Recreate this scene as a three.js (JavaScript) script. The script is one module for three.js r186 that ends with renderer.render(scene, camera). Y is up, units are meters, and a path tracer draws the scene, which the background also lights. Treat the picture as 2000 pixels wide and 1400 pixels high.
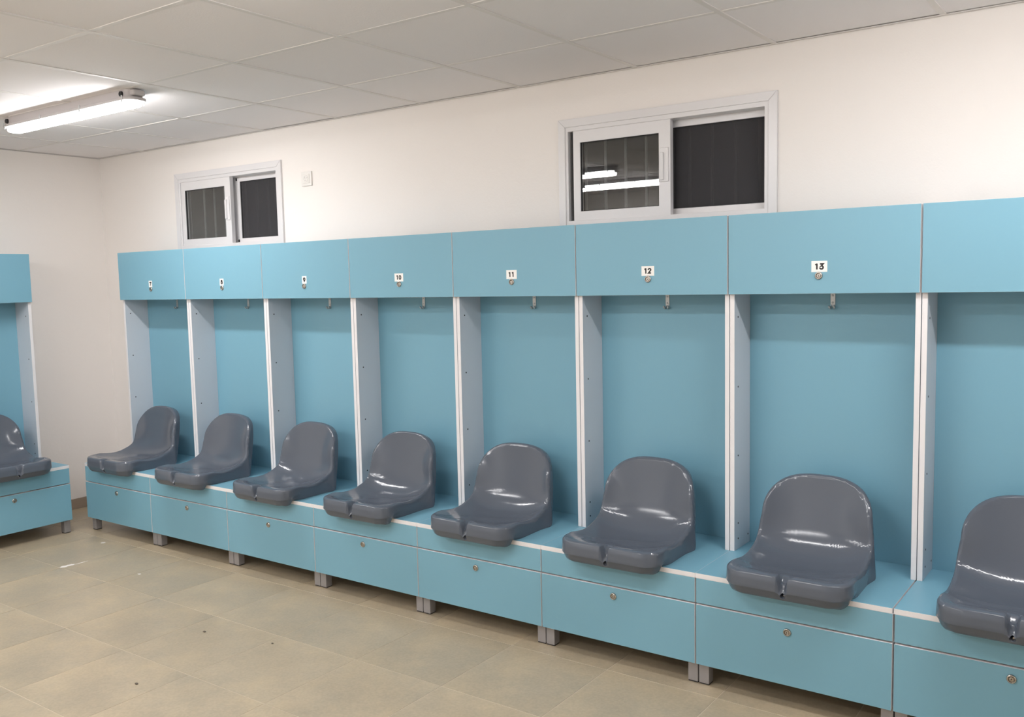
import * as THREE from 'three';
import { RoundedBoxGeometry } from 'three/addons/geometries/RoundedBoxGeometry.js';
import { mergeGeometries, mergeVertices, toCreasedNormals } from 'three/addons/utils/BufferGeometryUtils.js';
import { RectAreaLightUniformsLib } from 'three/addons/lights/RectAreaLightUniformsLib.js';
import { Brush, Evaluator, SUBTRACTION } from 'three-bvh-csg';

// ---------------------------------------------------------------- camera, sky, exposure
const scene = new THREE.Scene();
const F = 1789.9, CX = 1000, CY = 711.8, W = 2000, H = 1400;       // focal length and principal point in pixels of the 2000 x 1400 frame
const camera = new THREE.PerspectiveCamera(2 * Math.atan(H / 2 / F) * 180 / Math.PI, W / H, 0.05, 60);
camera.position.set(5.3798, 1.4858, 3.293);
camera.rotation.order = 'YXZ';
camera.rotation.set(-0.0919, 0.621, -0.0218);
camera.setViewOffset(W, H, W / 2 - CX, H / 2 - CY, W, H);
scene.add(camera);
scene.background = new THREE.Color(0x06070a);                       // night outside the windows
const renderer = new THREE.WebGLRenderer({ antialias: true });
renderer.toneMapping = THREE.LinearToneMapping;
renderer.toneMappingExposure = 1.18;
renderer.shadowMap.enabled = true;
RectAreaLightUniformsLib.init();
const LAMP = 48;                                                    // radiance of a lit lamp lens
const LAMP_COLOR = new THREE.Color(1.0, 0.985, 0.985);

// room: wall faces, in metres
const ROOM = { x0: -0.6205, x1: 6.5, z0: -0.283, z1: 4.7, h: 2.3712 };

// ---------------------------------------------------------------- helpers
let seed = 7;
const rnd = () => { seed = (seed * 1664525 + 1013904223) >>> 0; return seed / 4294967296; };
const used = {};
function numbered(n) { const k = used[n] = (used[n] ?? -1) + 1; return k ? n + '_' + String(k).padStart(3, '0') : n; }
function shade(o) { o.castShadow = o.receiveShadow = true; return o; }
function part(name, geo, mat, parent, pos) {
  const m = shade(new THREE.Mesh(geo, mat)); m.name = name;
  if (pos) m.position.set(...pos);
  parent.add(m); return m;
}
function thing(name, label, category, pos = [0, 0, 0], turn = 0, group) {
  const o = new THREE.Group(); o.name = numbered(name); o.position.set(...pos); o.rotation.y = turn;
  o.userData = { label, category }; if (group) o.userData.group = group;
  scene.add(o); return o;
}
function struct(name, geo, mat, pos) {
  const o = geo ? shade(new THREE.Mesh(geo, mat)) : new THREE.Group(); o.name = name; o.userData.kind = 'structure';
  if (pos) o.position.set(...pos);
  scene.add(o); return o;
}
const boxes = new Map();
function rbox(w, h, d, r = 0.0012, s = 2) {
  const k = [w, h, d, r, s].map((v) => v.toFixed(4)).join();
  if (!boxes.has(k)) boxes.set(k, new RoundedBoxGeometry(w, h, d, s, Math.min(r, w / 2.01, h / 2.01, d / 2.01)));
  return boxes.get(k);
}
const at = (g, x, y, z) => g.clone().translate(x, y, z);
const merged = (list) => mergeGeometries(list.map((g) => { const n = g.index ? g.toNonIndexed() : g.clone(); n.clearGroups(); for (const k of Object.keys(n.attributes)) if (!['position', 'normal', 'uv'].includes(k)) n.deleteAttribute(k); return n; }));

// tileable value noise, and textures computed from it
function lattice(n, s) { let q = s >>> 0; const a = new Float32Array(n * n); for (let i = 0; i < n * n; i++) { q = (q * 1664525 + 1013904223) >>> 0; a[i] = q / 4294967296; } return (x, y) => {
  const ix = Math.floor(x), iy = Math.floor(y), fx = x - ix, fy = y - iy, sx = fx * fx * (3 - 2 * fx), sy = fy * fy * (3 - 2 * fy), g = (i, j) => a[((j % n) + n) % n * n + ((i % n) + n) % n];
  return (g(ix, iy) * (1 - sx) + g(ix + 1, iy) * sx) * (1 - sy) + (g(ix, iy + 1) * (1 - sx) + g(ix + 1, iy + 1) * sx) * sy; }; }
function texture(size, f, srgb) {
  const d = new Uint8Array(size * size * 4);
  for (let y = 0; y < size; y++) for (let x = 0; x < size; x++) { const c = f(x / size, y / size), i = (y * size + x) * 4; d[i] = c[0]; d[i + 1] = c[1]; d[i + 2] = c[2]; d[i + 3] = 255; }
  const t = new THREE.DataTexture(d, size, size); t.wrapS = t.wrapT = THREE.RepeatWrapping; t.magFilter = THREE.LinearFilter; t.minFilter = THREE.LinearMipmapLinearFilter; t.generateMipmaps = true;
  if (srgb) t.colorSpace = THREE.SRGBColorSpace; t.needsUpdate = true; return t;
}
const n8 = lattice(8, 11), n16 = lattice(16, 5), n32 = lattice(32, 23), n64 = lattice(64, 3), n128 = lattice(128, 9), n256 = lattice(256, 31);
const fbm = (u, v) => n8(u * 8, v * 8) * 0.34 + n16(u * 16, v * 16) * 0.24 + n32(u * 32, v * 32) * 0.18 + n64(u * 64, v * 64) * 0.13 + n128(u * 128, v * 128) * 0.11;
const clamp8 = (v) => Math.max(0, Math.min(255, v));

// ---------------------------------------------------------------- materials
const std = (c, rough, o = {}) => new THREE.MeshStandardMaterial({ color: c, roughness: rough, ...o });
const lin = (r, g, b) => new THREE.Color().setRGB(r, g, b);
const stoneMap = texture(1024, (u, v) => {
  const a = fbm(u, v) - 0.5, b = n256(u * 256, v * 256) - 0.5, c = n16(u * 16 + 3.3 * n8(v * 8, u * 8), v * 16) - 0.5, k = 1 + a * 0.20 + b * 0.06 + c * 0.05;
  return [clamp8(196 * k), clamp8(180 * k * (1 - a * 0.03)), clamp8(153 * k * (1 - a * 0.08))];
}, true);
const stoneRough = texture(512, (u, v) => { const r = 105 + 70 * fbm(u, v); return [r, r, r]; });
const plasterBump = texture(512, (u, v) => { const r = 128 + 90 * (n64(u * 64, v * 64) - 0.5) + 90 * (n256(u * 256, v * 256) - 0.5); return [r, r, r]; });
const tileBump = texture(512, (u, v) => { const r = 150 + 80 * (n128(u * 128, v * 128) - 0.5) - (n256(u * 256, v * 256) > 0.86 ? 80 : 0); return [r, r, r]; });
const M = {
  wall: std(lin(0.885, 0.845, 0.81), 0.92, { bumpMap: plasterBump, bumpScale: 0.0006 }),
  ceilingTile: [0, 1, 2].map((i) => std(lin(0.84 + i * 0.012, 0.812 + i * 0.012, 0.815 + i * 0.012), 0.95, { bumpMap: tileBump, bumpScale: 0.0006 })),
  tee: std(lin(0.76, 0.73, 0.71), 0.5),
  plenum: std(lin(0.25, 0.24, 0.23), 1),
  stone: [1.03, 1.05, 1.07].map((k) => std(lin(0.74 * k, 0.745 * k, 0.75 * k), 0.62, { map: stoneMap, roughnessMap: stoneRough })),
  grout: std(lin(0.58, 0.51, 0.41), 0.95),
  skirting: std(lin(0.34, 0.27, 0.21), 0.6),
  blue: std(lin(0.195, 0.41, 0.525), 0.42),
  white: std(lin(0.60, 0.645, 0.705), 0.45),
  edge: std(lin(0.80, 0.785, 0.80), 0.5),
  seat: new THREE.MeshPhysicalMaterial({ color: lin(0.098, 0.115, 0.145), roughness: 0.135, ior: 1.5 }),
  dark: std(lin(0.012, 0.012, 0.014), 0.6),
  rubber: std(lin(0.03, 0.03, 0.032), 0.8),
  leg: std(lin(0.36, 0.35, 0.36), 0.42, { metalness: 0.35 }),
  steel: std(lin(0.50, 0.475, 0.44), 0.22, { metalness: 1 }),
  zinc: std(lin(0.55, 0.56, 0.56), 0.38, { metalness: 0.9 }),
  aluminium: std(lin(0.76, 0.745, 0.75), 0.3),
  gasket: std(lin(0.03, 0.03, 0.032), 0.8),
  glass: new THREE.MeshPhysicalMaterial({ color: lin(0.92, 0.93, 0.93), roughness: 0.0, transmission: 1, thickness: 0, ior: 1.52 }),
  screen: std(lin(0.066, 0.064, 0.068), 0.95, { transparent: true, opacity: 0.6 }),
  bar: std(lin(0.17, 0.17, 0.175), 0.6),
  plate: std(lin(0.80, 0.775, 0.74), 0.35),
  housing: std(lin(0.56, 0.53, 0.53), 0.5),
  paint: std(lin(0.80, 0.76, 0.72), 0.8),
  dirt: std(lin(0.12, 0.10, 0.08), 0.9),
  concrete: std(lin(0.2, 0.2, 0.2), 0.95),
};
const BF = [M.edge, M.edge, M.edge, M.edge, M.blue, M.blue];       // a board whose broad faces look along z
const BT = [M.edge, M.edge, M.blue, M.blue, M.edge, M.edge];       // a board whose broad faces look up and down
const SP = [M.white, M.white, M.edge, M.edge, M.edge, M.edge];     // an upright whose broad faces look along x

// ---------------------------------------------------------------- room shell
{ // floor: bed of grout, tiles laid on it one by one
  const floor = struct('floor', at(rbox(ROOM.x1 - ROOM.x0 + 0.4, 0.1, ROOM.z1 - ROOM.z0 + 0.4, 0.002), (ROOM.x0 + ROOM.x1) / 2, -0.0512, (ROOM.z0 + ROOM.z1) / 2), M.grout);
  const px = 0.4425, pz = 0.4525, gx = 2.365, gz = 0.357, gap = 0.0028, cache = new Map();
  for (let i = -7; i < 10; i++) for (let j = -2; j < 10; j++) {
    const xa = Math.max(ROOM.x0, gx + i * px + gap / 2), xb = Math.min(ROOM.x1, gx + (i + 1) * px - gap / 2), za = Math.max(ROOM.z0, gz + j * pz + gap / 2), zb = Math.min(ROOM.z1, gz + (j + 1) * pz - gap / 2);
    if (xb - xa < 0.03 || zb - za < 0.03) continue;
    const v = Math.floor(rnd() * 9), k = [xb - xa, zb - za].map((q) => q.toFixed(3)).join() + v;
    if (!cache.has(k)) {                                            // a tile with a chamfered arris, uv in metres with an offset of its own
      const w = xb - xa, d = zb - za, g = new RoundedBoxGeometry(w, 0.009, d, 1, 0.0008), p = g.attributes.position, uv = g.attributes.uv;
      if (!g.index) { /* already split */ }
      for (let q = 0; q < p.count; q++) uv.setXY(q, (p.getX(q) + v * 0.37) / 1.7, (p.getZ(q) + v * 0.61) / 1.7);
      cache.set(k, g);
    }
    const t = part('tile', cache.get(k), M.stone[Math.floor(rnd() * 3)], floor, [(xa + xb) / 2, -0.0045 + (rnd() - 0.5) * 0.0005, (za + zb) / 2]);
    t.name = 'tile';
  }
}
function wallGeo(w, h, t, holes = []) {                              // wall in its own xy plane, its room face at z = 0, holes [x, y, w, h]
  const s = new THREE.Shape(); s.moveTo(0, 0); s.lineTo(w, 0); s.lineTo(w, h); s.lineTo(0, h);
  for (const [x, y, a, b] of holes) { const p = new THREE.Path(); p.moveTo(x, y); p.lineTo(x, y + b); p.lineTo(x + a, y + b); p.lineTo(x + a, y); s.holes.push(p); }
  return new THREE.ExtrudeGeometry(s, { depth: t, bevelEnabled: false }).translate(0, 0, -t);
}
const WIN = [{ x: 0.228, sash: [0.05, 0.535], mesh: [0.47, 0.962] }, { x: 3.113, sash: [0.072, 0.549], mesh: [0.50, 0.965] }];
const WIN_W = 1.009, WIN_T = 2.197, WIN_B = 1.685, WT = 0.08;
const holes = WIN.map((q) => [q.x + 0.030 - ROOM.x0 + WT, WIN_B + 0.03, WIN_W - 0.06, WIN_T - WIN_B - 0.06]);
const HW = ROOM.h + 0.12;
struct('wall_back', wallGeo(ROOM.x1 - ROOM.x0 + 2 * WT, HW, WT, holes), M.wall, [ROOM.x0 - WT, 0, ROOM.z0]);
{ const w = struct('wall_left', wallGeo(ROOM.z1 - ROOM.z0, HW, WT), M.wall, [ROOM.x0, 0, ROOM.z1]); w.rotation.y = Math.PI / 2; }
{ const w = struct('wall_right', wallGeo(ROOM.z1 - ROOM.z0, HW, WT), M.wall, [ROOM.x1, 0, ROOM.z0]); w.rotation.y = -Math.PI / 2; }
{ const w = struct('wall_front', wallGeo(ROOM.x1 - ROOM.x0 + 2 * WT, HW, WT), M.wall, [ROOM.x1 + WT, 0, ROOM.z1]); w.rotation.y = Math.PI; }
struct('baseboard_left', rbox(0.010, 0.07, ROOM.z1 - ROOM.z0 - 0.02, 0.002), M.skirting, [ROOM.x0 + 0.005, 0.0352, (ROOM.z0 + ROOM.z1) / 2]);
struct('baseboard_back', rbox(ROOM.x1 - ROOM.x0 - 0.022, 0.07, 0.010, 0.002), M.skirting, [(ROOM.x0 + ROOM.x1) / 2 + 0.004, 0.0352, ROOM.z0 + 0.005]);

{ // suspended ceiling: roof slab, tee grid and one panel per bay
  const c = struct('ceiling', at(rbox(ROOM.x1 - ROOM.x0 + 2 * WT, 0.08, ROOM.z1 - ROOM.z0 + 2 * WT, 0.002), (ROOM.x0 + ROOM.x1) / 2, HW + 0.04, (ROOM.z0 + ROOM.z1) / 2), M.plenum);
  const xs = [], zs = [], h = ROOM.h;
  for (let x = -0.0893; x < ROOM.x1 - 0.02; x += 0.6) xs.push(x);
  for (let z = 0.2712; z < ROOM.z1 - 0.02; z += 0.6) zs.push(z);
  const tw = 0.022, ex = [ROOM.x0, ...xs, ROOM.x1], ez = [ROOM.z0, ...zs, ROOM.z1];
  for (const x of xs) part('main_tee', rbox(tw, 0.03, ROOM.z1 - ROOM.z0 - 0.008, 0.0008, 1), M.tee, c, [x, h + 0.015, (ROOM.z0 + ROOM.z1) / 2]);
  for (const z of zs) for (let i = 0; i < ex.length - 1; i++) {
    const a = ex[i] + (i ? tw / 2 : 0.02) + 0.0006, b = ex[i + 1] - (i < ex.length - 2 ? tw / 2 : 0.02) - 0.0006;
    part('cross_tee', rbox(b - a, 0.028, tw, 0.0008, 1), M.tee, c, [(a + b) / 2, h + 0.0146 + rnd() * 0.001, z]);
  }
  for (let i = 0; i < ex.length - 1; i++) for (let j = 0; j < ez.length - 1; j++) {
    const a = ex[i] + 0.004, b = ex[i + 1] - 0.004, e = ez[j] + 0.004, f = ez[j + 1] - 0.004, g = rbox(b - a, 0.012, f - e, 0.001, 1);
    const t = part('ceiling_tile', g, M.ceilingTile[Math.floor(rnd() * 3)], c, [(a + b) / 2, h + 0.0085 + rnd() * 0.0015, (e + f) / 2]);
    t.rotation.set((rnd() - 0.5) * 0.003, 0, (rnd() - 0.5) * 0.003);
  }
  // wall angle the edge panels rest on; it stands a little off the uneven plaster
  const A = (n, w, d, x, z) => part(n, rbox(w, 0.0015, d, 0.0004, 1), M.tee, c, [x, h, z]);
  A('wall_angle', ROOM.x1 - ROOM.x0, 0.018, (ROOM.x0 + ROOM.x1) / 2, ROOM.z0 + 0.0165); A('wall_angle', ROOM.x1 - ROOM.x0, 0.018, (ROOM.x0 + ROOM.x1) / 2, ROOM.z1 - 0.0125);
  A('wall_angle', 0.018, ROOM.z1 - ROOM.z0 - 0.05, ROOM.x0 + 0.0125, (ROOM.z0 + ROOM.z1) / 2); A('wall_angle', 0.018, ROOM.z1 - ROOM.z0 - 0.05, ROOM.x1 - 0.0125, (ROOM.z0 + ROOM.z1) / 2);
}

// ---------------------------------------------------------------- windows
function frameGeo(w, h, d, b, cut = 0.0) {                          // mitred frame lying in xy, lower left at 0, depth d behind z = 0, bar width b (or [l, r, t, b])
  const [l, r, t, o] = Array.isArray(b) ? b : [b, b, b, b];
  const s = new THREE.Shape(); s.moveTo(0, 0); s.lineTo(w, 0); s.lineTo(w, h); s.lineTo(0, h); s.closePath();
  const p = new THREE.Path(); p.moveTo(l, o); p.lineTo(l, h - t); p.lineTo(w - r, h - t); p.lineTo(w - r, o); p.closePath(); s.holes.push(p);
  const e = 0.0012;
  return new THREE.ExtrudeGeometry(s, { depth: d - 2 * e, bevelEnabled: true, bevelThickness: e, bevelSize: e, bevelOffset: -e, bevelSegments: 1 }).translate(0, 0, -d + e);
}
function mitred(w, h, b, d) {                                       // four trim bars with mitred ends, as separate geometries
  const bar = (pts) => { const s = new THREE.Shape(pts.map(([x, y]) => new THREE.Vector2(x, y))); return new THREE.ExtrudeGeometry(s, { depth: d - 0.002, bevelEnabled: true, bevelThickness: 0.002, bevelSize: 0.0012, bevelOffset: -0.0014, bevelSegments: 2 }); };
  return [bar([[0, h], [b, h - b], [w - b, h - b], [w, h]]), bar([[0, 0], [b, b], [b, h - b], [0, h]]), bar([[w, 0], [w, h], [w - b, h - b], [w - b, b]]), bar([[0, 0], [w, 0], [w - b, b], [b, b]])];
}
WIN.forEach((q, i) => {
  const win = struct('window_' + (i + 1), null, null, [q.x, WIN_B, ROOM.z0]), h = WIN_T - WIN_B, al = M.aluminium;
  for (const g of mitred(WIN_W, h, 0.036, 0.011)) part('architrave', g, al, win, [0, 0, 0.001]);
  part('window_frame', frameGeo(WIN_W - 0.062, h - 0.062, 0.078, [0.017, 0.022, 0.024, 0.03]), al, win, [0.031, 0.031, 0.006]);
  const sashH = h - 0.062 - 0.024 - 0.03 + 0.012, sy = 0.031 + 0.03 - 0.006;
  const sash = part('glazed_sash', frameGeo(q.sash[1] - q.sash[0], sashH, 0.026, [0.036, 0.054, 0.058, 0.046]), al, win, [q.sash[0], sy, 0.001]);
  const gw = q.sash[1] - q.sash[0] - 0.09, gh = sashH - 0.104;
  part('glass_pane', new THREE.BoxGeometry(gw + 0.006, gh + 0.006, 0.0001).translate(0.036 + gw / 2, 0.046 + gh / 2, 0), M.glass, sash, [0, 0, -0.010]);
  { const inner = part('glass_pane', new THREE.BoxGeometry(gw + 0.006, gh + 0.006, 0.0001), M.glass, sash, [0.036 + gw / 2, 0.046 + gh / 2, -0.021]); inner.rotation.set(0.0031, 0.0039, 0); }
  part('gasket', frameGeo(gw + 0.002, gh + 0.002, 0.012, 0.0035), M.gasket, sash, [0.035, 0.045, -0.004]);
  part('brush_seal', rbox(0.010, sashH - 0.02, 0.006, 0.001, 1), M.gasket, win, [q.sash[0] - 0.0075, sy + sashH / 2, -0.010]);
  const hx = q.sash[1] - q.sash[0] - 0.028, handle = merged([at(rbox(0.040, 0.142, 0.005, 0.002), 0, 0, 0.0025), at(rbox(0.016, 0.115, 0.010, 0.003), -0.008, -0.006, 0.008)]);
  part('pull_handle', handle, al, sash, [hx, sashH / 2 + 0.012, 0]);
  const ms = part('screen_sash', frameGeo(q.mesh[1] - q.mesh[0] + 0.01, sashH, 0.022, [i ? 0.034 : 0.087, 0.012, 0.034, 0.034]), al, win, [q.mesh[0], sy, -0.054]);
  const ml = i ? 0.034 : 0.087, mw = q.mesh[1] - q.mesh[0] + 0.01 - ml - 0.012;
  part('insect_screen', new THREE.BoxGeometry(mw + 0.004, sashH - 0.064, 0.0006).translate(ml + mw / 2, sashH / 2, 0), M.screen, ms, [0, 0, -0.011]);
  part('screen_bead', frameGeo(mw + 0.002, sashH - 0.066, 0.008, 0.004), M.gasket, ms, [ml - 0.001, 0.033, -0.004]);
  for (const yy of [0.02, sashH - 0.02]) part('roller_clip', rbox(0.008, 0.016, 0.008, 0.002), M.dark, ms, [i ? 0.022 : 0.062, yy, 0.002]);
  for (let k = -5; k < 4; k++) part('security_bar', new THREE.CylinderGeometry(0.0065, 0.0065, h + 0.08, 10), M.bar, win, [(i ? 0.591 : 0.658) + k * 0.1025, h / 2, -0.10]);
  for (const yy of [-0.045, h + 0.045]) part('bar_rail', rbox(0.98, 0.024, 0.008, 0.001, 1), M.bar, win, [0.505, yy, -0.10]);
});

// ---------------------------------------------------------------- lamps
function stadium(w, d, r) { const s = new THREE.Shape(), a = w / 2, b = d / 2; s.moveTo(-a + r, -b); s.lineTo(a - r, -b); s.absarc(a - r, -b + r, r, -Math.PI / 2, 0); s.lineTo(a, b - r); s.absarc(a - r, b - r, r, 0, Math.PI / 2); s.lineTo(-a + r, b); s.absarc(-a + r, b - r, r, Math.PI / 2, Math.PI); s.lineTo(-a, -b + r); s.absarc(-a + r, -b + r, r, Math.PI, Math.PI * 1.5); return s; }
function slab(w, d, r, hgt, bevTop, bevBottom) {                      // a stadium-shaped tray, y = 0 at its top, hanging down
  const b = bevBottom, g = new THREE.ExtrudeGeometry(stadium(w, d, r), { depth: hgt - b, bevelEnabled: true, bevelThickness: b, bevelSize: b, bevelOffset: -b, bevelSegments: 5, curveSegments: 10 });
  return g.rotateX(Math.PI / 2).translate(0, 0, 0);
}
const lensMat = new THREE.MeshStandardMaterial({ color: lin(0.8, 0.8, 0.8), roughness: 0.35, emissive: LAMP_COLOR, emissiveIntensity: 25 });
const lampGeo = { lens: slab(1.115, 0.078, 0.030, 0.026, 0, 0.012), lip: slab(1.16, 0.106, 0.042, 0.010, 0, 0.003), body: slab(1.13, 0.088, 0.036, 0.040, 0, 0.006) };
const LAMP_Y = ROOM.h - 0.001;
function batten(x, z, label) {
  const t = thing('ceiling_batten', label, 'ceiling light', [x, LAMP_Y, z], 0, 'weatherproof tube lights under the ceiling');
  part('housing', lampGeo.body, M.housing, t);
  part('lip', lampGeo.lip, M.housing, t, [0, -0.036, 0]);
  part('diffuser', lampGeo.lens, lensMat, t, [0, -0.043, 0]);
  for (const s of [-1, 1]) {
    part('cable_gland', new THREE.CylinderGeometry(0.011, 0.013, 0.010, 20).rotateX(Math.PI / 2), M.rubber, t, [s * 0.515, -0.018, 0.0475]);
    part('end_cap', rbox(0.040, 0.026, 0.060, 0.008), M.housing, t, [s * 0.566, -0.0135, 0]);
    for (const c of [0.53, 0.18]) for (const d of [-1, 1]) part('clip', rbox(0.010, 0.032, 0.003, 0.0012), M.zinc, t, [s * c, -0.042, d * 0.0548]);
  }
  const area = (w, h, px, py, pz, dx, dy, dz) => { const l = new THREE.RectAreaLight(LAMP_COLOR, LAMP, w, h); l.position.set(px, py, pz); t.add(l); l.lookAt(x + px + dx, LAMP_Y + py + dy, z + pz + dz); l.name = 'lamp_light'; };
  area(1.05, 0.050, 0, -0.0705, 0, 0, -1, 0);
  for (const s of [-1, 1]) area(1.05, 0.012, 0, -0.059, s * 0.0405, 0, -0.45, s);
  return t;
}
batten(1.022, 0.835, 'lit white tube light on the ceiling near the left wall, the only one in view');
batten(5.26, 0.85, 'lit white tube light on the ceiling above the right-hand lockers, out of view');
batten(3.44, 1.96, 'lit white tube light on the ceiling in the middle of the room, out of view');
batten(1.20, 2.67, 'lit white tube light on the ceiling in the third row from the lockers');
batten(3.60, 3.62, 'lit white tube light on the ceiling in the row furthest from the lockers, right side');
batten(1.30, 3.62, 'lit white tube light on the ceiling in the row furthest from the lockers, left side');

// ---------------------------------------------------------------- locker units
const P = { yT: 1.7093, yB: 1.4139, zb: 0.3013, yS: 0.4033, yTop: 0.4213, yD: 0.3061, yF: 0.0837, back: -0.178, t: 0.018 };
function digits(text) {                                              // a printed number card
  const c = document.createElement('canvas'); c.width = 256; c.height = 192; const g = c.getContext('2d');
  const wide = text.length > 1; g.fillStyle = '#f6f5f2'; g.fillRect(0, 0, 256, 192); g.strokeStyle = '#141414'; g.lineWidth = wide ? 26 : 36; g.lineCap = 'butt'; g.lineJoin = 'miter';
  const dw = wide ? 62 : 118, y0 = 44, hh = 104; let x = wide ? 54 : 69;
  for (const d of text) {
    g.save(); g.translate(x, y0); g.scale(1, 1); g.beginPath();
    const w = dw, h = hh;
    if (d === '1') { g.moveTo(w * 0.12, h * 0.22); g.lineTo(w * 0.6, h * 0.06); g.moveTo(w * 0.56, 0); g.lineTo(w * 0.56, h); }
    if (d === '0') g.ellipse(w / 2, h / 2, w * 0.40, h * 0.42, 0, 0, Math.PI * 2);
    if (d === '2') { g.moveTo(w * 0.08, h * 0.34); g.bezierCurveTo(w * 0.1, -h * 0.02, w * 0.98, -h * 0.02, w * 0.88, h * 0.36); g.lineTo(w * 0.14, h * 0.9); g.lineTo(w * 0.98, h * 0.9); }
    if (d === '3') { g.moveTo(w * 0.08, h * 0.09); g.lineTo(w * 0.9, h * 0.09); g.lineTo(w * 0.42, h * 0.44); g.bezierCurveTo(w * 1.05, h * 0.34, w * 1.1, h * 0.95, w * 0.5, h * 0.92); g.bezierCurveTo(w * 0.28, h * 0.92, w * 0.12, h * 0.86, w * 0.04, h * 0.7); }
    if (d === '7') { g.moveTo(0, h * 0.1); g.lineTo(w * 0.86, h * 0.1); g.lineTo(w * 0.3, h); }
    if (d === '8') { g.ellipse(w / 2, h * 0.27, w * 0.27, h * 0.19, 0, 0, Math.PI * 2); g.moveTo(w * 0.86, h * 0.7); g.ellipse(w / 2, h * 0.70, w * 0.36, h * 0.25, 0, 0, Math.PI * 2); }
    if (d === '9') { g.ellipse(w / 2, h * 0.32, w * 0.34, h * 0.27, 0, 0, Math.PI * 2); g.moveTo(w * 0.83, h * 0.36); g.quadraticCurveTo(w * 0.8, h * 0.6, w * 0.34, h * 1.02); }
    g.stroke(); g.restore(); x += wide ? 78 : 0;
  }
  const t = new THREE.CanvasTexture(c); t.colorSpace = THREE.SRGBColorSpace; return std(0xffffff, 0.5, { map: t });
}
function lockGeo() {                                                 // cam lock: rim, face and barrel
  const pr = [[0.0001, 0.0046], [0.0048, 0.0046], [0.0052, 0.0042], [0.0053, 0.0008], [0.0072, 0.0008], [0.0074, 0.0052], [0.0080, 0.0058], [0.0092, 0.0056], [0.0104, 0.0042], [0.0112, 0.0022], [0.0112, 0]].map(([a, b]) => new THREE.Vector2(a, b));
  return new THREE.LatheGeometry(pr, 28).rotateX(Math.PI / 2);
}
const LOCK = lockGeo().scale(1.25, 1.25, 1), SLOT = rbox(0.0020, 0.0068, 0.0012, 0.0004, 1), CAP = new THREE.CylinderGeometry(0.0036, 0.0036, 0.0014, 12).rotateZ(Math.PI / 2);
function lock(parent, x, y, z, turn) { const l = part('lock', LOCK, M.steel, parent, [x, y, z]); l.rotation.z = turn; part('keyhole', SLOT, M.dark, l, [0, 0, 0.0043]); return l; }
class Path3 extends THREE.CatmullRomCurve3 { constructor(p) { super(p.map((q) => new THREE.Vector3(...q))); } }
const hookPlate = merged([at(rbox(0.0175, 0.056, 0.0028, 0.0012), 0, 0.031, 0.0014), ...[0.02, 0.046].map((y) => at(new THREE.SphereGeometry(0.0042, 12, 8).scale(1, 1, 0.45), 0, y, 0.003))]);
const prong = (s) => merged([new THREE.TubeGeometry(new Path3([[s * 0.004, 0.012, 0.002], [s * 0.0050, 0.003, 0.005], [s * 0.0065, -0.002, 0.010], [s * 0.0080, 0.000, 0.015], [s * 0.0085, 0.003, 0.0165]]), 18, 0.0032, 8), at(new THREE.SphereGeometry(0.0048, 12, 8), s * 0.0087, 0.005, 0.017)]);
const PRONG = [prong(-1), prong(1)];
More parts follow.
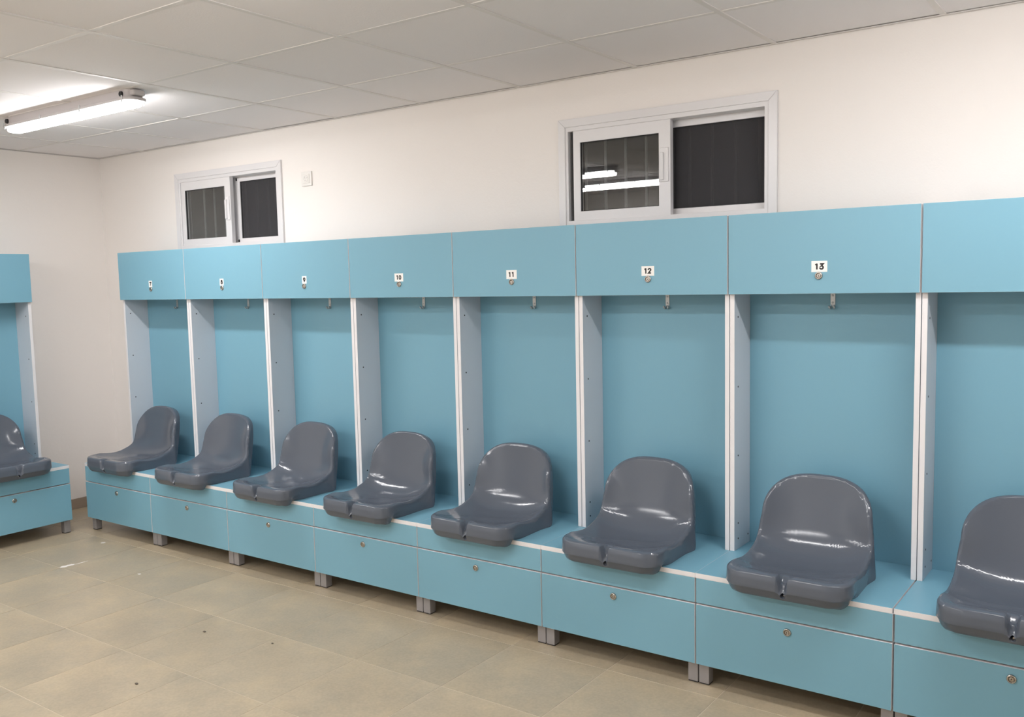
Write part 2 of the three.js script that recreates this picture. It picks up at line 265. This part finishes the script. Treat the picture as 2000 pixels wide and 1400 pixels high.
function locker(x, w, number, label, gapR = 0.0045) {
  const t = thing('locker_unit', label, 'locker', [x, 0, 0], 0, 'numbered changing lockers along the back wall'), T = P.t, m = w / 2;
  // upper box
  const dw = w - gapR, doorH = P.yT - P.yB;
  const door = part('hutch_door', rbox(dw, doorH, T, 0.0014), BF, t, [m, (P.yT + P.yB) / 2, -T / 2 ]);
  if (number) {
    const cw = number.length > 1 ? 0.056 : 0.034, ch = 0.039, mat = digits(number), sheet = new THREE.BoxGeometry(cw, ch, 0.0005);
    if (number.length === 1) { const uv = sheet.attributes.uv; for (let q = 0; q < uv.count; q++) uv.setX(q, 0.5 + (uv.getX(q) - 0.5) * 0.8); }
    part('number_card', sheet, [M.plate, M.plate, M.plate, M.plate, mat, M.plate], door, [(rnd() - 0.5) * 0.006, -0.0515, T / 2 + 0.0003]);
  }
  lock(door, 0.001, -doorH / 2 + 0.0635, T / 2, (rnd() - 0.5) * 0.9);
  const sideH = P.yT - 0.0005 - P.yTop, depth = -T - 0.0015 + 0.268;
  const sx = [T / 2 + 0.0012, w - T / 2 - 0.0012];
  sx.forEach((q, k) => {
    const p = part('side_panel', rbox(T, sideH, depth, 0.0012), SP, t, [q, P.yTop + sideH / 2, -T - 0.0015 - depth / 2]);
    const inner = (k ? -1 : 1) * (T / 2 + 0.0002), cy = P.yTop + sideH / 2, cz = -T - 0.0015 - depth / 2;
    for (const [y, z] of [[1.327, -0.055], [1.059, -0.056], [0.791, -0.057], [0.524, -0.058], [0.463, -0.058], [0.457, -0.160]]) part('screw_cap', CAP, M.dark, p, [inner, y - cy, z - cz]);
  });
  const iw = w - 2 * T - 0.0026, ih = P.yT - P.yTop - 0.001;
  part('back_panel', rbox(iw, ih, 0.016, 0.0008, 1), BF, t, [m, P.yTop + ih / 2, P.back - 0.008]);
  part('hutch_floor', rbox(iw, T, -P.back - T - 0.003, 0.001, 1), BT, t, [m, P.yB + T / 2 + 0.003, (P.back - T - 0.003) / 2 ]);
  part('hutch_top', rbox(iw, T, -P.back - T - 0.003, 0.001, 1), BT, t, [m, P.yT - T / 2 - 0.001, (P.back - T - 0.003) / 2]);
  const hk = part('coat_hook', hookPlate, M.zinc, t, [m, P.yB - 0.0575, P.back]);
  for (const g of PRONG) part('prong', g, M.zinc, hk);
  // bench
  const bz = 0.195 + P.zb, tg = gapR > 0.006 ? 0.0045 : 0.0005;
  part('bench_top', rbox(w - tg, T, bz, 0.0008), BT, t, [m - tg / 2, P.yTop - T / 2, P.zb - bz / 2]);
  part('front_panel', rbox(w - gapR, P.yS - P.yD - 0.0060, T, 0.0012), BF, t, [m, (P.yS + P.yD + 0.0055) / 2, P.zb - T / 2]);
  const dh = P.yD - P.yF, dr = part('drawer', rbox(w - gapR, dh, T, 0.0012), BF, t, [m, P.yF + dh / 2, P.zb - T / 2 + 0.002]);
  lock(dr, -0.002, dh / 2 - 0.034, T / 2, (rnd() - 0.5) * 2);
  const bh = P.yS - P.yF - 0.004;
  for (const q of sx) part('bench_side', rbox(T, bh, bz - 0.05, 0.001, 1), M.white, t, [q, P.yF + bh / 2 + 0.003, P.zb - T - 0.001 - (bz - 0.05) / 2]);
  part('bench_bottom', rbox(iw, 0.016, bz - 0.05, 0.001, 1), M.white, t, [m, P.yF + 0.014, P.zb - T - 0.001 - (bz - 0.05) / 2]);
  for (const q of [0.0215, w - 0.0215]) for (const z of [P.zb - 0.025 - 0.0205, -0.12]) {
    const l = part('leg', rbox(0.039, P.yF + 0.003 - 0.004, 0.039, 0.002), M.leg, t, [q, (P.yF + 0.003 + 0.004) / 2, z]);
    part('foot', rbox(0.037, 0.005, 0.037, 0.001, 1), M.rubber, l, [0, -(P.yF - 0.001) / 2 - 0.0017, 0]);
  }
  return t;
}
const EDGES = [-0.0146, 0.6682, 1.3624, 2.0307, 2.6997, 3.3621, 4.0306, 4.7089, 5.382];
const labelOf = ['blue locker with drawer bench, at the far end of the row by the corner', 'blue locker with drawer bench, second from the corner, its card reading eight', 'blue locker with drawer bench, third from the corner, its card reading nine',
  'blue locker whose card reads ten, left of the one reading eleven', 'blue locker whose card reads eleven, just left of the near window', 'blue locker under the near window, its card reading twelve',
  'blue locker whose card reads thirteen, right of the near window', 'blue locker nearest the camera, cut off by the picture edge, no card visible'];
for (let i = 0; i < 8; i++) locker(EDGES[i], EDGES[i + 1] - EDGES[i], i < 7 ? String(7 + i) : '', labelOf[i], i >= 6 ? 0.0062 : 0.0042);
{ const w = 0.6731, l = locker(0, w, '', 'blue locker standing against the left wall, apart from the numbered row'); l.position.set(ROOM.x0 - ROOM.z0, 0, 0.3866 + w); l.rotation.y = Math.PI / 2; delete l.userData.group; }

// ---------------------------------------------------------------- bucket seats
function seatShell() {
  // profile of the middle line (z, y above the bench), from the front lip to the top of the back
  const prof = new THREE.CatmullRomCurve3([[0.372, 0.0665], [0.352, 0.0655], [0.320, 0.056], [0.262, 0.0445], [0.19, 0.038], [0.125, 0.0385], [0.078, 0.050], [0.043, 0.080], [0.020, 0.125], [0.002, 0.185], [-0.014, 0.250], [-0.028, 0.322]].map(([z, y]) => new THREE.Vector3(0, y, z)), false, 'centripetal');
  prof.arcLengthDivisions = 600;
  const L = prof.getLength(), frame = (s) => { const u = Math.max(0, Math.min(1, s / L)), p = prof.getPointAt(u), t = prof.getTangentAt(u); return { p, t, n: new THREE.Vector3(0, -t.z, t.y).multiplyScalar(1) }; };
  // n: up over the pan (t runs to -z there), forward over the back
  const sm = (a, b, x) => { const q = Math.max(0, Math.min(1, (x - a) / (b - a))); return q * q * (3 - 2 * q); };
  const half = (s) => 0.200 - 0.006 * sm(0.0, 0.30, s) - 0.030 * sm(0.36, L, s);
  const raise = (a, s) => { const e = Math.pow(Math.min(1.1, Math.abs(a) / 0.19), 2.6), pan = 0.020 * sm(0.0, 0.10, s) * (1 - sm(0.26, 0.40, s)), fil = 0.050 * sm(0.16, 0.34, s) * (1 - sm(0.42, 0.62, s)), bk = 0.022 * sm(0.34, 0.5, s); return e * (pan + fil * 0.4 + bk); };
  const surf = (a, s) => { const f = frame(s), over = s < 0 ? s : s > L ? s - L : 0; return f.p.clone().addScaledVector(f.t, over).addScaledVector(f.n, raise(a, s)).add(new THREE.Vector3(a, 0, 0)); };
  // outline in the sheet plane (a, s), counter-clockwise from the front middle
  const out = [], rf = 0.062, N = 132;
  const pathPts = [];
  const topR = 0.150;
  for (let i = 0; i <= 40; i++) pathPts.push([0.138 * Math.pow(i / 40, 1.0), 0.0]);
  for (let i = 1; i <= 24; i++) { const q = i / 24 * Math.PI / 2; pathPts.push([0.138 + rf * Math.sin(q), rf * (1 - Math.cos(q))]); }
  const sEnd = L - topR;
  for (let i = 1; i <= 60; i++) { const s = rf + (sEnd - rf) * i / 60; pathPts.push([half(s), s]); }
  const hw = half(sEnd);
  for (let i = 1; i <= 48; i++) { const q = i / 48 * Math.PI / 2, ss = sEnd + topR * Math.pow(Math.sin(q), 0.86); pathPts.push([hw * Math.pow(Math.max(0, Math.cos(q)), 0.72), ss]); }
  pathPts[pathPts.length - 1][0] = 0; pathPts[40][0] = 0.138;
  // resample with more points at the front middle (the drain groove)
  const cum = [0]; for (let i = 1; i < pathPts.length; i++) cum.push(cum[i - 1] + Math.hypot(pathPts[i][0] - pathPts[i - 1][0], pathPts[i][1] - pathPts[i - 1][1]));
  const tot = cum[cum.length - 1], pick = (d) => { let i = 1; while (i < cum.length - 1 && cum[i] < d) i++; const k = (d - cum[i - 1]) / (cum[i] - cum[i - 1] || 1); return [pathPts[i - 1][0] + (pathPts[i][0] - pathPts[i - 1][0]) * k, pathPts[i - 1][1] + (pathPts[i][1] - pathPts[i - 1][1]) * k]; };
  const ds = []; for (let i = 0; i <= 14; i++) ds.push(i * 0.0021); const rest = 78; for (let i = 1; i <= rest; i++) ds.push(0.0294 + (tot - 0.0294) * i / rest);
  const right = ds.map(pick), loop = [...right, ...right.slice(1, -1).reverse().map(([a, s]) => [-a, s])], n = loop.length;
  const C = [0, 0.27], verts = [], ring = [];
  const groove = (v) => {                                           // drain groove pressed into the front lip
    const k = Math.exp(-Math.pow(Math.abs(v.x) / (0.0085 + 0.0075 * sm(0.035, 0.066, v.y)), 3)), f = sm(0.325, 0.355, v.z) * sm(0.018, 0.042, v.y);
    v.y -= 0.030 * k * f; v.z -= 0.026 * k * f * sm(0.35, 0.38, v.z); return v;
  };
  const push = (v) => verts.push(v) - 1;
  const RINGS = 30, rows = [];
  for (let r = 1; r <= RINGS; r++) {
    const q = 1 - Math.pow(1 - r / RINGS, 1.35), row = [];
    for (const [a, s] of loop) row.push(push(groove(surf(C[0] + (a - C[0]) * q, C[1] + (s - C[1]) * q))));
    rows.push(row);
  }
  // outward direction of the rim in space
  const rim = rows[RINGS - 1].map((i) => verts[i]);
  const edge = loop.map(([a, s], i) => {
    const p = loop[(i + n - 1) % n], q = loop[(i + 1) % n], ta = q[0] - p[0], ts = q[1] - p[1], l = Math.hypot(ta, ts), f = frame(s);
    const oa = ts / l, os = -ta / l, base = surf(a, s);
    return { o: new THREE.Vector3(oa, 0, 0).addScaledVector(f.t, os).normalize(), n: f.n.clone(), base, s, a };
  });
  const sB = 0.40, zRear = -0.012;
  const bottom = edge.map(({ o, n: nn, base, s }) => {
    const bend = sm(0.24, sB + 0.02, s), up = sm(sB - 0.04, sB + 0.16, s);
    const down = base.clone().addScaledVector(o, 0.013); down.y = 0.0004 - 0.019 * sm(0.318, 0.330, down.z); down.z = Math.max(down.z, zRear); if (down.z < 0.06) down.z = THREE.MathUtils.lerp(down.z, zRear, sm(0.06, 0.0, down.z) * 0.7);
    down.x *= 1 + 0.055 * bend;
    const rear = base.clone().addScaledVector(o, 0.010).addScaledVector(nn, -0.036); rear.y = Math.max(0.0004, rear.y);
    return down.lerp(rear, up);
  });
  const addRow = (f) => rows.push(edge.map((e, i) => push(groove(f(e, i)))));
  addRow(({ o, n: k, base }) => base.clone().addScaledVector(o, 0.0050).addScaledVector(k, -0.0006));
  addRow(({ o, n: k, base }) => base.clone().addScaledVector(o, 0.0095).addScaledVector(k, -0.0034));
  addRow(({ o, n: k, base }) => base.clone().addScaledVector(o, 0.0122).addScaledVector(k, -0.0075));
  addRow(({ o, n: k, base }) => base.clone().addScaledVector(o, 0.0132).addScaledVector(k, -0.0125));
  const top4 = rows[rows.length - 1].map((i) => verts[i].clone());
  const fr = (e) => sm(0.25, 0.33, e.base.z), side = (q, off) => addRow((e, i) => top4[i].clone().lerp(bottom[i], q).addScaledVector(e.o, off * fr(e)));
  side(0.2, 0.0012); side(0.4, 0.0022); side(0.555, 0.0030); side(0.57, 0.0030);
  side(0.605, -0.0004); side(0.62, -0.0012); side(0.78, -0.0062); side(0.90, -0.0112); side(0.965, -0.0160);   // turned-under lower band
  rows.push(edge.map((e, i) => push(bottom[i].clone().addScaledVector(e.o, -0.021 * fr(e)))));
  // faces
  const idx = [], mid = push(surf(C[0], C[1]));
  for (let i = 0; i < n; i++) idx.push(mid, rows[0][i], rows[0][(i + 1) % n]);
  for (let r = 0; r < rows.length - 1; r++) for (let i = 0; i < n; i++) { const a = rows[r][i], b = rows[r][(i + 1) % n], c = rows[r + 1][i], d = rows[r + 1][(i + 1) % n]; idx.push(a, c, d, a, d, b); }
  // closed underside and rear
  const last = rows[rows.length - 1], half2 = right.length - 1, mirror = (i) => (n - i) % n;
  for (let i = 0; i < half2; i++) { const a = last[i], b = last[i + 1], c = last[mirror(i)], d = last[mirror(i + 1)]; if (i === 0) idx.push(a, d, b); else if (i === half2 - 1) idx.push(a, c, b); else idx.push(a, c, d, a, d, b); }
  const g = new THREE.BufferGeometry(), pos = new Float32Array(verts.length * 3);
  verts.forEach((v, i) => pos.set([v.x, v.y, v.z], i * 3));
  g.setAttribute('position', new THREE.BufferAttribute(pos, 3)); g.setIndex(idx);
  const vol = (() => { let q = 0; for (let i = 0; i < idx.length; i += 3) q += verts[idx[i]].dot(verts[idx[i + 1]].clone().cross(verts[idx[i + 2]])); return q; })();
  if (vol < 0) { for (let i = 0; i < idx.length; i += 3) { const k = idx[i + 1]; idx[i + 1] = idx[i + 2]; idx[i + 2] = k; } g.setIndex(idx); }
  g.computeVertexNormals();
  return toCreasedNormals(g, 0.9);
}
let SEAT = seatShell();
SEAT.setAttribute('uv', new THREE.BufferAttribute(new Float32Array(SEAT.attributes.position.count * 2), 2));
{ // screw pocket bored into the turned-under front
  const a = new Brush(SEAT), b = new Brush(new THREE.CylinderGeometry(0.0088, 0.0088, 0.05, 20).rotateX(Math.PI / 2 + 0.35).translate(0.001, -0.001, 0.372));
  a.updateMatrixWorld(); b.updateMatrixWorld();
  const ev = new Evaluator(); ev.attributes = ['position', 'normal', 'uv']; ev.useGroups = false;
  SEAT = ev.evaluate(a, b, SUBTRACTION).geometry; SEAT.clearGroups();
}
const SCREW = merged([new THREE.SphereGeometry(0.0056, 14, 8).scale(1, 1, 0.5)]);
const seat0 = thing('bucket_seat', '', 'seat', [0, P.yTop + 0.0003, 0], 0, 'grey moulded seats on the locker benches');
part('seat_shell', SEAT, M.seat, seat0); { const s = part('fixing_screw', SCREW, M.steel, seat0, [0.003, -0.0035, 0.362]); s.rotation.x = 0.3; }
const seatAt = [0.327, 1.015, 1.697, 2.365, 3.031, 3.700, 4.374, 5.05];
const seatLabel = ['grey plastic bucket seat on the locker bench at the corner end of the row', 'grey plastic bucket seat on the bench of the second locker from the corner', 'grey plastic bucket seat on the bench of the third locker from the corner', 'grey plastic bucket seat on the bench of the locker reading ten',
  'grey plastic bucket seat on the bench of the locker reading eleven', 'grey plastic bucket seat on the bench of the locker reading twelve', 'grey plastic bucket seat on the bench of the locker reading thirteen', 'grey plastic bucket seat nearest the camera, cut off by the picture edge'];
seatAt.forEach((x, i) => {
  const s = i ? seat0.clone() : seat0;
  if (i) { s.name = numbered('bucket_seat'); scene.add(s); }
  s.position.x = x; s.userData = { ...seat0.userData, label: seatLabel[i] };
});
{ const s = seat0.clone(); s.name = numbered('bucket_seat'); scene.add(s); s.position.set(ROOM.x0 - ROOM.z0, P.yTop + 0.0003, 0.3866 + 0.6731 / 2); s.rotation.y = Math.PI / 2; s.userData = { ...seat0.userData, label: 'grey plastic bucket seat on the separate bench by the left wall' }; }

// ---------------------------------------------------------------- small things
{ // wall plate beside the small window
  const t = thing('wall_socket', 'small square white socket plate on the wall right of the far window', 'socket', [1.4435, 2.0735, ROOM.z0]);
  part('plate', rbox(0.082, 0.08, 0.009, 0.003), M.plate, t, [0, 0, 0.0045]);
  part('insert', rbox(0.05, 0.05, 0.003, 0.0012), M.plate, t, [0, 0, 0.0102]);
  part('socket_ring', new THREE.TorusGeometry(0.0165, 0.0018, 10, 30), M.plate, t, [0, 0, 0.0118]);
  for (const a of [0.5, 2.6, 4.71]) { const s = part('pin_slot', rbox(0.004, 0.009, 0.0006, 0.0002, 1), M.housing, t, [Math.cos(a) * 0.009, Math.sin(a) * 0.009, 0.0119]); s.rotation.z = a - Math.PI / 2; }
}
function blot(points, h) { const s = new THREE.Shape(); s.moveTo(...points[0]); s.splineThru(points.slice(1).concat([points[0]]).map(([x, y]) => new THREE.Vector2(x, y))); return new THREE.ExtrudeGeometry(s, { depth: h, bevelEnabled: false, curveSegments: 24 }).rotateX(-Math.PI / 2); }
{ // dried paint and dirt on the floor
  const jag = (n, rx, rz, k) => { const o = []; for (let i = 0; i < n; i++) { const a = i / n * Math.PI * 2, r = 1 + (rnd() - 0.5) * k; o.push([Math.cos(a) * rx * r, Math.sin(a) * rz * r]); } return o; };
  const spl = [['paint_splash', 'larger white dried paint splash on the floor tiles before the corner', 0.590, 0.772, 0.014, 0.038], ['paint_splash', 'thin white paint streak trailing off the larger splash', 0.602, 0.698, 0.004, 0.034], ['paint_splash', 'tiny white paint spot near the corner legs', 0.336, 0.415, 0.012, 0.014], ['paint_splash', 'tiny white paint spot farthest from the corner', 1.061, 0.642, 0.010, 0.008]];
  for (const [nm, lb, x, z, rx, rz] of spl) { const m = shade(new THREE.Mesh(blot(jag(22, rx, rz, 0.7), 0.0004), M.paint)); m.name = numbered(nm); m.position.set(x, 0.0002, z); m.userData = { label: lb, category: 'paint splash' }; scene.add(m); }
  for (const [lb, x, z, r] of [['dark crumb of dirt on the floor, middle of the three', 2.041, 0.956, 0.008], ['dark crumb of dirt on the floor, rightmost of the three', 2.397, 0.882, 0.006], ['dark crumb of dirt on the floor, leftmost and lowest of the three', 2.268, 1.421, 0.008]]) { const g = new THREE.IcosahedronGeometry(r, 1).scale(1, 0.3, 0.7), m = shade(new THREE.Mesh(g, M.dirt)); m.name = numbered('dirt_crumb'); m.position.set(x, r * 0.28, z); m.userData = { label: lb, category: 'dirt crumb' }; scene.add(m); }
}
renderer.render(scene, camera);
